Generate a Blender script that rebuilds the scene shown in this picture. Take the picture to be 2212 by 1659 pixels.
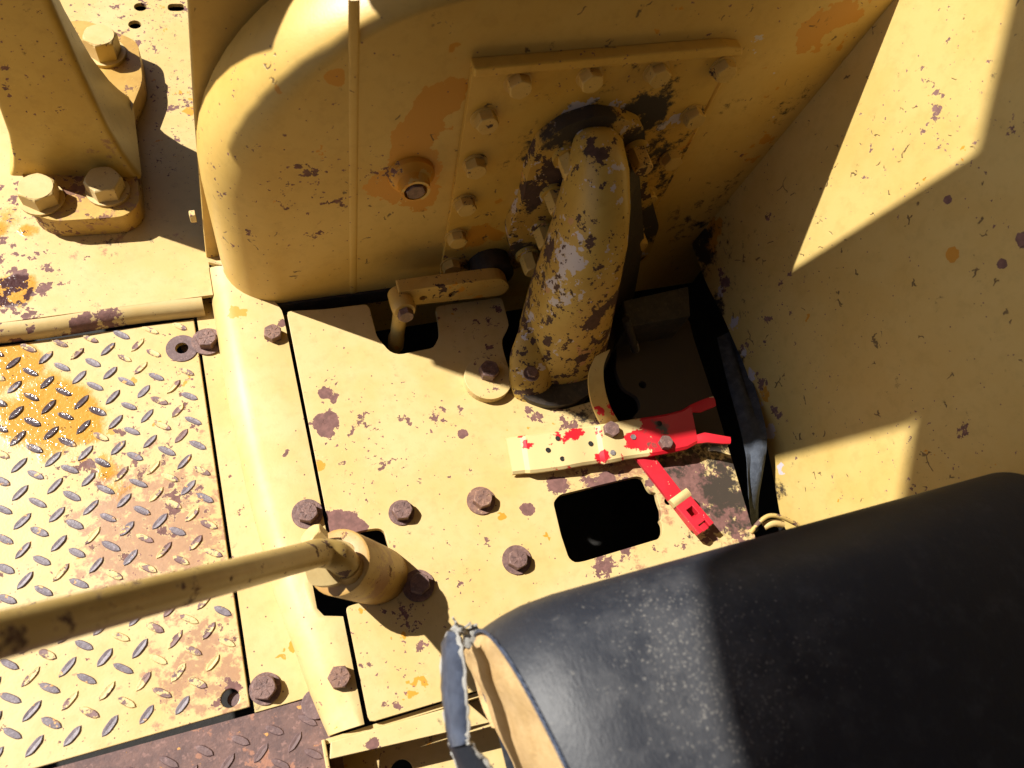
import bpy, bmesh, math, random
from mathutils import Vector, Matrix
random.seed(7)
for o in list(bpy.data.objects): bpy.data.objects.remove(o)
S = bpy.context.scene
COL = S.collection

# ------------------------------------------------------------------ camera
# world: X right along the floor seams, Y away from the operator, Z up, metres,
# origin on the floor plate straight below the camera
W0, F0, CX, CY, EYE = 2212.0, 1645.0, 1106.0, 829.5, Vector((0, 0, 0.9))
_d1 = Vector((5225, -962, F0)); _d2 = Vector((-1219, -3806, F0))
_n = _d1.cross(_d2).normalized()
if _n.z > 0: _n = -_n
_X = (_d1 - _n * _d1.dot(_n)).normalized(); _Y = _n.cross(_X)
RM = Matrix((_X, _Y, _n))                      # camera axes (right, down, forward) -> world
cam = bpy.data.cameras.new('camera'); camo = bpy.data.objects.new('camera', cam); COL.objects.link(camo)
r_ = RM @ Vector((1, 0, 0)); u_ = RM @ Vector((0, -1, 0)); b_ = RM @ Vector((0, 0, -1))
camo.matrix_world = Matrix(((r_.x, u_.x, b_.x, EYE.x), (r_.y, u_.y, b_.y, EYE.y), (r_.z, u_.z, b_.z, EYE.z), (0, 0, 0, 1)))
cam.sensor_width = 36; cam.lens = 36 * F0 / W0; cam.clip_start = 0.01; cam.clip_end = 500
cam.dof.use_dof = True; cam.dof.focus_distance = 0.98; cam.dof.aperture_fstop = 6.0
S.camera = camo
S.render.resolution_x, S.render.resolution_y = 1024, 768

# ------------------------------------------------------------------ light
SUN_AZ, SUN_EL = math.radians(-33.3), math.radians(46.5)      # direction the light travels
sdir = Vector((math.cos(SUN_AZ) * math.cos(SUN_EL), math.sin(SUN_AZ) * math.cos(SUN_EL), -math.sin(SUN_EL)))
w = bpy.data.worlds.new('World'); S.world = w; w.use_nodes = True
nt = w.node_tree; nt.nodes.clear()
sky = nt.nodes.new('ShaderNodeTexSky'); sky.sky_type = 'NISHITA'; sky.sun_disc = False
sky.sun_elevation = SUN_EL; sky.sun_rotation = math.atan2(-sdir.x, -sdir.y)
bg = nt.nodes.new('ShaderNodeBackground'); bg.inputs[1].default_value = 0.05
wo = nt.nodes.new('ShaderNodeOutputWorld')
nt.links.new(sky.outputs[0], bg.inputs[0]); nt.links.new(bg.outputs[0], wo.inputs[0])
sun = bpy.data.lights.new('sun', 'SUN'); sun.energy = 5.0; sun.angle = math.radians(0.53); sun.color = (1, 0.955, 0.87)
suno = bpy.data.objects.new('sun', sun); COL.objects.link(suno)
suno.rotation_euler = sdir.to_track_quat('-Z', 'Y').to_euler(); suno.location = (-3, 2, 4)
S.view_settings.view_transform = 'Standard'; S.view_settings.look = 'None'
S.view_settings.exposure = 0.82; S.view_settings.gamma = 1
try: S.cycles.max_bounces = 6; S.cycles.diffuse_bounces = 4; S.cycles.glossy_bounces = 2; S.cycles.transmission_bounces = 0; S.cycles.caustics_reflective = False
except Exception: pass

# ------------------------------------------------------------------ measuring helpers (photo point -> point on a known plane)
def ray(u, v): return RM @ Vector(((u - CX) / F0, (v - CY) / F0, 1))
def on(u, v, nrm, d):
    r = ray(u, v); nrm = Vector(nrm); t = (d - EYE.dot(nrm)) / r.dot(nrm); return EYE + r * t
def fl(u, v, z=0.0): return on(u, v, (0, 0, 1), z)
def py(u, v, y): return on(u, v, (0, 1, 0), y)
WN, WD = (1, 0, -0.127), 0.657
def wl(u, v): return on(u, v, WN, WD)
def px(n, p):                                  # size in metres of n photo pixels at point p
    return n * (RM.transposed() @ (p - EYE)).z / F0

# ------------------------------------------------------------------ materials
class NT:
    def __init__(s, name):
        s.m = bpy.data.materials.new(name); s.m.use_nodes = True
        s.t = s.m.node_tree; s.t.nodes.clear()
        s.out = s.t.nodes.new('ShaderNodeOutputMaterial'); s.b = s.t.nodes.new('ShaderNodeBsdfPrincipled')
        s.t.links.new(s.b.outputs[0], s.out.inputs[0])
        s.geo = s.t.nodes.new('ShaderNodeNewGeometry'); s.pos = s.geo.outputs['Position']
    def put(s, sock, v):
        if isinstance(v, bpy.types.NodeSocket): s.t.links.new(v, sock)
        elif isinstance(v, (tuple, list)) and len(v) == 3 and sock.type == 'RGBA': sock.default_value = (*v, 1)
        else: sock.default_value = v
    def math(s, op, a, b=0.0, clamp=False):
        n = s.t.nodes.new('ShaderNodeMath'); n.operation = op; n.use_clamp = clamp
        s.put(n.inputs[0], a); s.put(n.inputs[1], b); return n.outputs[0]
    def vmath(s, op, a, b):
        n = s.t.nodes.new('ShaderNodeVectorMath'); n.operation = op
        s.put(n.inputs[0], a); s.put(n.inputs[1], b)
        return n.outputs['Value'] if op in ('DISTANCE', 'LENGTH', 'DOT_PRODUCT') else n.outputs[0]
    def noise(s, scale, detail=5, rough=0.6, vec=None, off=0.0, dist=0.0):
        n = s.t.nodes.new('ShaderNodeTexNoise'); n.noise_dimensions = '3D'
        v = vec if vec is not None else s.pos
        if off: v = s.vmath('ADD', v, (off, off * 1.7, off * 0.6))
        s.put(n.inputs['Vector'], v); n.inputs['Scale'].default_value = scale
        n.inputs['Detail'].default_value = detail; n.inputs['Roughness'].default_value = rough
        n.inputs['Distortion'].default_value = dist
        return n.outputs[0]
    def voro(s, scale, feature='F1', vec=None, out='Distance'):
        n = s.t.nodes.new('ShaderNodeTexVoronoi'); n.feature = feature
        s.put(n.inputs['Vector'], vec if vec is not None else s.pos); n.inputs['Scale'].default_value = scale
        return n.outputs[out]
    def step(s, v, lo, hi):                    # smooth 0..1
        n = s.t.nodes.new('ShaderNodeMapRange'); n.interpolation_type = 'SMOOTHSTEP'
        s.put(n.inputs[0], v); n.inputs[1].default_value = lo; n.inputs[2].default_value = hi
        return n.outputs[0]
    def mix(s, f, a, b):
        n = s.t.nodes.new('ShaderNodeMix'); n.data_type = 'RGBA'
        s.put(n.inputs[0], f); s.put(n.inputs[6], a); s.put(n.inputs[7], b); return n.outputs[2]
    def fmix(s, f, a, b):
        n = s.t.nodes.new('ShaderNodeMix'); n.data_type = 'FLOAT'
        s.put(n.inputs[0], f); s.put(n.inputs[2], a); s.put(n.inputs[3], b); return n.outputs[0]
    def spots(s, lst):                         # sum of soft balls: (point, radius, strength[, stretch])
        acc = None
        for q in lst:
            p, r, k = q[0], q[1], q[2]
            if len(q) > 3:
                v = s.vmath('MULTIPLY', s.vmath('SUBTRACT', s.pos, tuple(p)), q[3]); d = s.vmath('LENGTH', v, (0, 0, 0))
            else: d = s.vmath('DISTANCE', s.pos, tuple(p))
            m = s.math('MULTIPLY', s.step(d, r * 1.15, r * 0.25), k)
            acc = m if acc is None else s.math('ADD', acc, m)
        return acc
    def bump(s, h, strength, dist):
        n = s.t.nodes.new('ShaderNodeBump'); n.inputs['Strength'].default_value = strength
        n.inputs['Distance'].default_value = dist; s.put(n.inputs['Height'], h)
        s.t.links.new(n.outputs[0], s.b.inputs['Normal'])

CREAM, YEL, ORANGE = (0.57, 0.432, 0.20), (0.55, 0.385, 0.145), (0.46, 0.21, 0.02)
RUST, RUSTL, PRIMER = (0.135, 0.064, 0.055), (0.24, 0.115, 0.07), (0.52, 0.47, 0.50)

def paint(name, a=CREAM, b=YEL, chip=0.0, fine=0.0, under=0.0, prim=0.0, scale=1.0, rough=0.42, cracks=0.0,
          chip_sp=(), under_sp=(), prim_sp=(), dirt_shade_sp=(), oil_sp=(), rust_sp=(), dirt=0.0,
          rustcol=RUST, undercol=ORANGE, dirt_shade_col=(0.038, 0.027, 0.019), off=0.0, wav=0.25, lum=1.0):
    s = NT(name)
    big = s.noise(5, 1, 0.5, off=off + 3)
    n1 = s.noise(34 * scale, 6, 0.68, off=off)
    n2 = s.noise(120 * scale, 3, 0.6, off=off + 11)
    lowb = s.math('MULTIPLY', s.math('SUBTRACT', big, 0.5), 0.35)
    base = s.mix(s.step(s.noise(9, 4, 0.65, off=off + 21), 0.35, 0.68), a, b)
    base = s.mix(s.math('MULTIPLY', s.step(s.noise(60, 3, 0.7, off=off + 5), 0.45, 0.75), 0.3), base, tuple(c * 0.72 for c in b))
    col = base
    f1 = s.math('ADD', n1, lowb)
    # older orange coat showing through
    fu = s.math('ADD', s.noise(24 * scale, 4, 0.62, off=off + 31), s.math('MULTIPLY', lowb, 0.6))
    if under_sp: fu = s.math('ADD', fu, s.spots(under_sp))
    mu = s.step(fu, 0.715 - under, 0.725 - under)
    col = s.mix(mu, col, s.mix(big, undercol, tuple(c * 1.35 for c in undercol)))
    # grey-lilac primer
    fp = s.noise(42 * scale, 4, 0.66, off=off + 41)
    if prim_sp: fp = s.math('ADD', fp, s.spots(prim_sp))
    mp = s.step(fp, 0.76 - prim, 0.768 - prim)
    col = s.mix(mp, col, PRIMER)
    # chips down to rusty metal
    fc = f1
    if chip_sp: fc = s.math('ADD', fc, s.spots(chip_sp))
    chip += 0.048
    mc = s.step(fc, 0.715 - chip, 0.722 - chip)
    rim = s.math('SUBTRACT', s.step(fc, 0.695 - chip, 0.703 - chip), mc)
    m2 = s.step(s.math('ADD', n2, s.math('MULTIPLY', lowb, 0.8)), 0.712 - fine, 0.722 - fine)
    # specks
    vr = s.t.nodes.new('ShaderNodeTexVoronoi'); s.put(vr.inputs['Vector'], s.pos); vr.inputs['Scale'].default_value = 170 * scale
    sep = s.t.nodes.new('ShaderNodeSeparateColor'); s.t.links.new(vr.outputs['Color'], sep.inputs[0])
    ms = s.math('MULTIPLY', s.step(vr.outputs['Distance'], 0.20, 0.14), s.step(sep.outputs[0], 0.91 - fine, 0.93 - fine))
    m = s.math('MAXIMUM', s.math('MAXIMUM', mc, m2), ms)
    if rust_sp:
        fr = s.math('ADD', s.math('MULTIPLY', s.math('SUBTRACT', s.noise(55, 5, 0.72, off=off + 61), 0.22), 1.8), s.spots(rust_sp))
        mr = s.step(fr, 0.74, 0.95)
        col = s.mix(s.math('MULTIPLY', mr, 0.85), col, s.mix(n2, RUSTL, (0.42, 0.22, 0.12)))
    col = s.mix(s.math('MULTIPLY', rim, 0.55), col, tuple(min(1, c * 1.12) for c in a))
    rc = s.mix(s.step(n2, 0.35, 0.7), rustcol, tuple(c * 1.5 for c in rustcol))
    col = s.mix(m, col, rc)
    h = s.math('SUBTRACT', s.math('MULTIPLY', s.noise(14, 2, 0.5, off=off), wav * 3), s.math('MULTIPLY', s.step(f1, 0.713 - chip, 0.724 - chip), 0.6))
    h = s.math('ADD', h, s.math('MULTIPLY', s.noise(380, 1, 0.6), 0.10))
    if cracks:
        dv = s.vmath('ADD', s.pos, s.vmath('MULTIPLY', s.t_noise(90), (0.012, 0.012, 0.012)))
        ed = s.voro(34, 'DISTANCE_TO_EDGE', dv)
        ck = s.math('MULTIPLY', s.step(ed, 0.035, 0.015), s.step(s.noise(46, 3, 0.5, off=off + 71), 0.66 - cracks, 0.69 - cracks))
        col = s.mix(s.math('MULTIPLY', ck, 0.85), col, (0.10, 0.06, 0.03)); h = s.math('SUBTRACT', h, s.math('MULTIPLY', ck, 0.6))
    rg = s.fmix(m, s.fmix(big, rough - 0.10, rough + 0.16), 0.78)
    if dirt or dirt_shade_sp:
        fd = s.math('ADD', s.math('MULTIPLY', s.math('SUBTRACT', s.noise(48, 5, 0.75, off=off + 81), 0.22), 1.8), dirt)
        if dirt_shade_sp: fd = s.math('ADD', fd, s.spots(dirt_shade_sp))
        md = s.step(fd, 0.74, 1.02)
        col = s.mix(md, col, dirt_shade_col); rg = s.fmix(md, rg, 0.75)
    if oil_sp:
        fo = s.math('ADD', s.noise(16, 5, 0.6, off=4), s.spots(oil_sp)); mo = s.step(fo, 0.85, 1.0)
        col = s.mix(s.math('MULTIPLY', mo, 0.9), col, s.mix(m, (0.52, 0.25, 0.03), (0.05, 0.02, 0.018)))
        rg = s.fmix(mo, rg, 0.10)
        h = s.math('ADD', h, s.math('MULTIPLY', mo, s.math('MULTIPLY', s.noise(210, 3, 0.5), 1.2)))
    s.put(s.b.inputs['Base Color'], col); s.put(s.b.inputs['Roughness'], rg)
    s.b.inputs['Specular IOR Level'].default_value = 0.45
    s.bump(h, 0.55, 0.0016)
    return s.m
def _tn(s, scale):
    n = s.t.nodes.new('ShaderNodeTexNoise'); s.put(n.inputs['Vector'], s.pos); n.inputs['Scale'].default_value = scale
    return s.vmath('SUBTRACT', n.outputs[1], (0.5, 0.5, 0.5))
NT.t_noise = _tn

def metal(name, c1, c2, rough=0.65, paintc=None, amt=0.0, scale=1.0, metallic=0.0, bumpd=0.0012, oil_sp=(), extra=None, ex_amt=0.0):
    s = NT(name)
    col = s.mix(s.step(s.noise(60 * scale, 5, 0.7), 0.35, 0.68), c1, c2)
    col = s.mix(s.math('MULTIPLY', s.step(s.noise(180 * scale, 2, 0.7, off=3), 0.55, 0.72), 0.6), col, tuple(c * 1.7 for c in c2))
    rg = rough
    h = s.noise(260, 3, 0.7)
    if extra:
        me = s.step(s.noise(38 * scale, 8, 0.68, off=17), 0.62 - ex_amt, 0.66 - ex_amt); col = s.mix(me, col, extra)
    if paintc:
        mp = s.step(s.noise(75 * scale, 7, 0.66, off=7), 0.60 - amt, 0.62 - amt)
        col = s.mix(mp, col, paintc); h = s.math('ADD', h, s.math('MULTIPLY', mp, 0.5))
    if oil_sp:
        mo = s.step(s.math('ADD', s.noise(16, 5, 0.6, off=4), s.spots(oil_sp)), 0.85, 1.0)
        rg = s.fmix(mo, rg, 0.12); col = s.mix(s.math('MULTIPLY', mo, 0.6), col, (0.03, 0.014, 0.012))
    s.put(s.b.inputs['Base Color'], col); s.put(s.b.inputs['Roughness'], rg); s.b.inputs['Metallic'].default_value = metallic
    s.bump(h, 0.5, bumpd)
    return s.m

OIL = [(fl(40, 860, -.035), 0.10, 0.42), (fl(150, 930, -.035), 0.085, 0.42), (fl(10, 770, -.035), 0.05, 0.4), (fl(250, 1040, -.035), 0.045, 0.36)]
M = {}
G0 = fl(1450, 780); G1 = fl(1560, 960)
M['floor'] = paint('floor paint', chip=0.018, fine=0.010, under=0.02, scale=1.0, wav=0.18,
    chip_sp=[(fl(705, 915), 0.022, 0.30), (fl(700, 850), 0.010, 0.30), (fl(735, 1145), 0.036, 0.30), (fl(775, 1155), 0.022, 0.26), (fl(1140, 1100), 0.012, 0.3),
             (fl(1230, 905), 0.03, 0.16), (fl(1150, 890), 0.03, 0.13), (fl(1300, 1030), 0.05, 0.22), (fl(1210, 1050), 0.022, 0.2), (fl(1470, 1060), 0.05, 0.2), (fl(1330, 1195), 0.04, 0.14),
             (fl(1000, 935), 0.009, 0.25), (fl(870, 660), 0.02, 0.1), (fl(1540, 1050), .07, .13), (fl(1430, 1010), .05, .15), (fl(1595, 1130), .05, .14), (fl(1500, 1150), .05, .09), (fl(1185, 1040), .03, .12)],
    under_sp=[(fl(1085, 1110), 0.014, 0.26), (fl(680, 1010), 0.015, 0.2), (fl(870, 1500), 0.03, 0.12), (fl(900, 1480), 0.02, 0.14), (fl(1180, 1165), 0.012, 0.2)],
    dirt_shade_sp=[(fl(1440, 760), 0.13, 1.0), (fl(1540, 850), 0.09, 0.7), (fl(1400, 850), 0.07, 0.6), (fl(1590, 980), 0.07, 0.28), (fl(1500, 1000), 0.085, 0.22), (fl(1420, 990), 0.06, 0.15), (fl(1600, 1120), 0.06, 0.24), (fl(1220, 900), 0.045, 0.2), (fl(1300, 920), .04, .25), (fl(1560, 1090), .06, .22), (fl(1470, 1180), .05, .12)],  # strongest spots paint the corner's shade as well as its grease
    rust_sp=[(fl(1390, 1040), 0.07, 0.28), (fl(1290, 1030), 0.06, 0.28), (fl(1360, 1190), 0.06, 0.22), (fl(1480, 1090), 0.06, 0.22), (fl(1600, 1150), 0.05, 0.26)])
M['ridge'] = paint('ridge paint', chip=-0.005, fine=-0.004, off=2, rough=0.52, wav=0.3,
    chip_sp=[(fl(620, 980), 0.012, 0.1), (fl(690, 1160), 0.01, 0.25)],
    under_sp=[(fl(520, 665), 0.03, 0.14), (fl(615, 1360), 0.03, 0.16)])
M['strip'] = paint('strip paint', chip=0.0, off=4, wav=0.1, under_sp=[(fl(610, 1380, -.035), 0.05, 0.17)], dirt_shade_sp=[(fl(560, 1490, -.035), 0.03, 0.2)])
M['tread'] = paint('tread plate paint', chip=0.015, fine=0.02, off=6, wav=0.35, scale=1.3, oil_sp=OIL,
    chip_sp=[(fl(400, 1090, -.035), 0.05, 0.11), (fl(430, 900, -.035), 0.03, 0.07), (fl(300, 1130, -.035), .05, .05), (fl(260, 700, -.035), 0.05, 0.06), (fl(490, 1480, -.035), 0.035, 0.14)],
    rust_sp=[(fl(380, 1080, -.035), 0.13, 0.26), (fl(330, 1180, -.035), 0.10, 0.22), (fl(480, 1400, -.035), 0.09, 0.24), (fl(260, 1250, -.035), 0.12, 0.12), (fl(180, 1050, -.035), 0.1, 0.06), (fl(410, 1500, -.035), .08, .2)])
M['tread2'] = metal('rusted tread plate', (0.105, 0.062, 0.058), (0.17, 0.095, 0.08), 0.75, paintc=(0.55, 0.27, 0.08), amt=-0.06, extra=(0.30, 0.14, 0.09), ex_amt=0.03)
M['lug'] = metal('worn tread steel', (0.13, 0.105, 0.125), (0.20, 0.165, 0.185), 0.5, paintc=(0.66, 0.36, 0.14), amt=-0.005, oil_sp=OIL)
M['lug_painted'] = metal('painted tread steel', (0.15, 0.085, 0.085), (0.22, 0.13, 0.12), 0.6, paintc=CREAM, amt=0.13)
M['lug_rust'] = metal('rusty tread steel', (0.11, 0.065, 0.065), (0.16, 0.10, 0.095), 0.65)
D = -.012
M['deck'] = paint('deck paint', chip=0.008, fine=0.03, scale=1.5, off=8, wav=0.2,
    chip_sp=[(fl(5, 600, D), 0.08, 0.075), (fl(50, 640, D), 0.07, 0.07), (fl(5, 330, D), 0.04, 0.09), (fl(110, 640, D), .08, .06), (fl(30, 410, D), .03, .12)],
    oil_sp=[(fl(10, 640, D), 0.06, 0.35), (fl(5, 470, D), 0.05, 0.4), (fl(50, 600, D), 0.04, 0.2), (fl(70, 500, D), .02, .4)], under_sp=[(fl(400, 230, D), 0.05, 0.1)],
    dirt_shade_sp=[(fl(220, 520, D), 0.05, 0.17), (fl(300, 500, D), 0.05, 0.12)], rust_sp=[(fl(200, 515, D), 0.06, 0.16), (fl(290, 190, D), .03, .2)])
M['nosing'] = paint('deck nosing paint', chip=0.075, fine=0.01, off=9, chip_sp=[(fl(200, 715, -.03), 0.06, 0.12)])
M['pillar'] = paint('pillar paint', a=(0.57, 0.385, 0.092), b=(0.508, 0.323, 0.062), chip=-0.01, off=10, fine=0.008, wav=0.15,
    rust_sp=[(py(235, 330, .78), 0.035, 0.28), (fl(180, 430, .03), 0.05, 0.22)], dirt_shade_sp=[(py(90, 130, .8), 0.05, 0.12)])
M['flange'] = paint('pillar flange paint', a=(0.508, 0.323, 0.077), b=(0.385, 0.216, 0.046), chip=0.10, off=12, rust_sp=[(fl(200, 450, .0), 0.12, 0.24)], rustcol=(0.15, 0.07, 0.04))
EC = py(1270, 420, .565)
M['case'] = paint('case paint', a=(0.58, 0.385, 0.105), b=(0.55, 0.345, 0.08), chip=-0.03, fine=-0.02, off=14, wav=0.22, cracks=0.02,
    chip_sp=[(py(622, 25, .58), 0.016, 0.36), (py(725, 168, .57), 0.010, 0.2), (py(600, 150, .58), .006, .25), (py(540, 500, .6), .06, .05), (py(470, 560, .63), .03, .12), (py(640, 360, .57), .006, .2)],
    under_sp=[(py(905, 290, .57), 0.050, 0.30), (py(865, 390, .57), 0.052, 0.30), (py(960, 200, .57), 0.035, 0.27), (py(905, 440, .57), 0.03, 0.25), (py(985, 110, .57), 0.02, 0.22), (py(930, 230, .57), .03, .26),
              (py(1730, 110, .57), 0.07, 0.17), (py(1660, 330, .57), 0.09, 0.13), (py(1800, 40, .57), .06, .16), (py(725, 168, .57), .014, .26)],
    prim_sp=[(py(1650, 110, .57), 0.07, 0.13), (py(1640, 280, .57), 0.05, 0.16), (py(460, 560, .64), .03, .2), (py(760, 650, .57), .04, .14)],
    dirt_shade_sp=[(py(1000, 620, .57), 0.06, 0.34), (py(1480, 480, .57), 0.07, 0.28), (py(800, 655, .57), 0.03, 0.24), (py(1700, 220, .57), .05, .16), (py(1600, 400, .57), .06, .2), (py(1580, 250, .57), .05, .12)])  # spots near the cover also paint the low light there, besides grime
M['cover'] = paint('cover plate paint', a=(0.57, 0.355, 0.07), b=(0.54, 0.315, 0.05), chip=-0.01, fine=-0.005, off=16, wav=0.12, cracks=0.01,
    under_sp=[(py(1060, 500, .56), 0.05, 0.24), (py(1080, 430, .56), 0.03, 0.16), (py(1010, 530, .56), 0.03, 0.22), (py(1480, 300, .56), .05, .14)],
    prim_sp=[(py(1250, 240, .56), 0.035, 0.32), (py(1330, 245, .56), 0.025, 0.28), (py(1130, 420, .56), 0.02, 0.27), (py(1450, 270, .56), 0.03, 0.27), (py(1080, 560, .56), 0.04, 0.26)],
    dirt_shade_sp=[(py(1390, 250, .56), 0.045, 0.42), (py(1440, 360, .56), 0.08, 0.40), (py(1130, 330, .56), 0.045, 0.18), (py(1000, 600, .56), 0.06, 0.42), (py(1300, 300, .56), 0.13, 0.20), (py(1120, 560, .56), .06, .28), (py(1500, 420, .56), .07, .3), (py(1470, 200, .56), .06, .12)])  # grime around the cover and the dim light there, both put into these spots
M['wall'] = paint('side panel paint', a=(0.593, 0.431, 0.154), b=(0.562, 0.385, 0.119), chip=-0.018, fine=-0.012, off=18, wav=0.2, cracks=0.05, scale=1.15, rustcol=(0.16, 0.085, 0.075),
    chip_sp=[(wl(2047, 432), 0.007, 0.34), (wl(2165, 570), 0.007, 0.34), (wl(1660, 465), 0.012, 0.2), (wl(2210, 520), 0.01, 0.3), (wl(1550, 600), 0.05, 0.1)] +
            [(wl(1560 + 30 * i, 600 + 75 * i), 0.025, 0.12) for i in range(6)],
    prim_sp=[(wl(1560, 620), 0.025, 0.26), (wl(1585, 700), 0.02, 0.30), (wl(1605, 760), 0.016, 0.30), (wl(1622, 810), 0.016, 0.32), (wl(1640, 870), .014, .30), (wl(1662, 930), 0.018, 0.28), (wl(1690, 1010), 0.018, 0.26)],
    under_sp=[(wl(2060, 550), 0.012, 0.26), (wl(1540, 520), 0.05, 0.2), (wl(1650, 850), 0.025, 0.16)],
    dirt_shade_sp=[(wl(1500, 540), 0.07, 0.6), (wl(1545, 660), 0.035, 0.42), (wl(1590, 770), 0.026, 0.36), (wl(1615, 840), .024, .34), (wl(1640, 920), 0.024, 0.34), (wl(1680, 1060), 0.026, 0.34), (wl(1580, 480), 0.06, 0.18), (wl(1610, 600), .06, .12)])
M['elbow'] = paint('cast elbow paint', a=(0.50, 0.335, 0.075), b=(0.44, 0.27, 0.05), chip=0.10, fine=0.085, prim=0.15, under=0.06, scale=1.25, off=20, wav=0.5, rustcol=(0.06, 0.03, 0.022), undercol=(0.40, 0.22, 0.10),
    prim_sp=[(py(1290, 370, .46), 0.05, 0.22), (py(1210, 560, .44), 0.04, 0.2), (py(1200, 640, .42), .035, .16), (py(1260, 480, .44), .03, .12)], chip_sp=[(py(1150, 640, .42), 0.03, 0.22), (py(1290, 330, .5), 0.03, 0.12), (py(1345, 640, .42), .04, .10), (py(1320, 800, .40), .03, .12), (py(1280, 690, .40), .02, .10)],
    dirt_shade_sp=[(py(1355, 560, .47), 0.05, 0.26), (py(1200, 310, .52), 0.05, 0.30), (py(1165, 520, .5), .045, .35), (py(1150, 420, .5), .04, .2), (py(1330, 780, .41), .03, .25), (py(1200, 860, .39), .03, .25)])
M['flange_el'] = paint('elbow flange paint', a=(0.50, 0.325, 0.07), b=(0.44, 0.26, 0.05), chip=0.10, fine=0.06, prim=0.16, under=0.05, off=44, wav=0.4, rustcol=(0.05, 0.026, 0.02),
    dirt_shade_sp=[(py(1290, 258, .545), .040, .7), (py(1210, 290, .545), .035, .6), (py(1395, 320, .545), .05, .8), (py(1410, 480, .545), .07, .8), (py(1380, 590, .545), .07, .7), (py(1120, 545, .545), .035, .6), (py(1170, 600, .545), .05, .6), (py(1140, 450, .545), .02, .3)])
M['grime'] = metal('greasy black casting', (0.016, 0.012, 0.010), (0.04, 0.027, 0.018), 0.55, paintc=(0.30, 0.17, 0.05), amt=-0.09)
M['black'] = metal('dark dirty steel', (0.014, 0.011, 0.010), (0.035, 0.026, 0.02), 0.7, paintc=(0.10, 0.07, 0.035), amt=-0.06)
M['pit'] = metal('oily dark underside', (0.006, 0.005, 0.004), (0.012, 0.010, 0.008), 0.8)
M['bolt_rust'] = metal('rusty bolt', (0.115, 0.066, 0.060), (0.205, 0.118, 0.098), 0.55, metallic=0.1, scale=2)
M['bolt_rust2'] = metal('orange rusty bolt', (0.14, 0.075, 0.06), (0.25, 0.135, 0.09), 0.6, paintc=(0.50, 0.33, 0.18), amt=-0.03, scale=2)
M['bolt_paint'] = paint('painted bolt', chip=0.07, fine=0.03, off=22, scale=1.6, a=(0.57, 0.385, 0.115), b=(0.524, 0.331, 0.085), rustcol=(0.07, 0.04, 0.03))
M['bolt_cream'] = paint('cream painted bolt', chip=0.01, fine=0.01, off=24, scale=1.3)
M['steel'] = metal('bare steel', (0.20, 0.18, 0.185), (0.32, 0.29, 0.29), 0.45, metallic=0.6)
M['rod'] = paint('lever paint', a=(0.50, 0.355, 0.125), b=(0.43, 0.29, 0.085), chip=0.125, fine=0.06, off=26, scale=1.2, rustcol=(0.11, 0.06, 0.045), rough=0.38)
M['drum'] = paint('lever hub paint', a=(0.508, 0.339, 0.1), b=(0.354, 0.193, 0.054), chip=0.03, fine=0.02, off=28, scale=1.2, rustcol=(0.14, 0.07, 0.04), rust_sp=[(fl(800, 1225, .05), 0.045, 0.34), (fl(790, 1255, .05), 0.04, 0.3)])
M['hubtop'] = paint('lever hub top paint', chip=0.0, off=30)
M['arm'] = paint('link arm paint', a=(0.57, 0.385, 0.115), b=(0.524, 0.323, 0.077), chip=0.01, fine=0.0, under=0.06, prim=0.05, off=32, scale=1.3, rustcol=(0.06, 0.03, 0.025))
RED = (0.50, 0.010, 0.020)
def pedal_mat():
    s = NT('red and cream worn pedal paint')
    a, bq = fl(1400, 950, .02), fl(1110, 980, .02)
    n = s.noise(42, 9, 0.7, off=5)
    f = s.math('ADD', n, s.spots([(fl(1480, 925, .03), 0.075, 0.42), (fl(1140, 965, .012), 0.012, 0.30), (fl(1130, 940, .012), .012, .2), (fl(1250, 935, .02), .016, .16), (fl(1300, 985, .02), .014, .18), (fl(1370, 955, .02), .022, .16)]))
    m = s.step(f, 0.615, 0.625)
    col = s.mix(m, CREAM, RED)
    d = s.step(s.math('ADD', s.noise(50, 8, 0.7, off=2), s.spots([(fl(1420, 925, .03), 0.03, 0.3), (fl(1410, 965, .03), .015, .26)])), 0.74, 0.86)
    col = s.mix(d, col, (0.07, 0.055, 0.04))
    s.put(s.b.inputs['Base Color'], col); s.put(s.b.inputs['Roughness'], s.fmix(m, 0.5, 0.35))
    s.bump(s.math('ADD', s.math('MULTIPLY', m, -0.6), s.math('MULTIPLY', s.noise(200, 4), 0.2)), 0.5, 0.001)
    return s.m
M['pedal'] = pedal_mat()
M['red'] = paint('red lever paint', a=(0.54, 0.022, 0.04), b=(0.48, 0.014, 0.025), chip=-0.05, fine=-0.01, under=-0.02, prim=0.02, off=36, undercol=(0.6, 0.3, 0.2), rustcol=(0.55, 0.30, 0.17), scale=1.6, rough=0.36)
M['strap'] = paint('strap paint', a=(0.539, 0.37, 0.115), b=(0.493, 0.316, 0.085), chip=0.0, fine=0.03, under=0.10, undercol=(0.48, 0.012, 0.02), off=38, dirt=0.03, scale=1.2)

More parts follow.
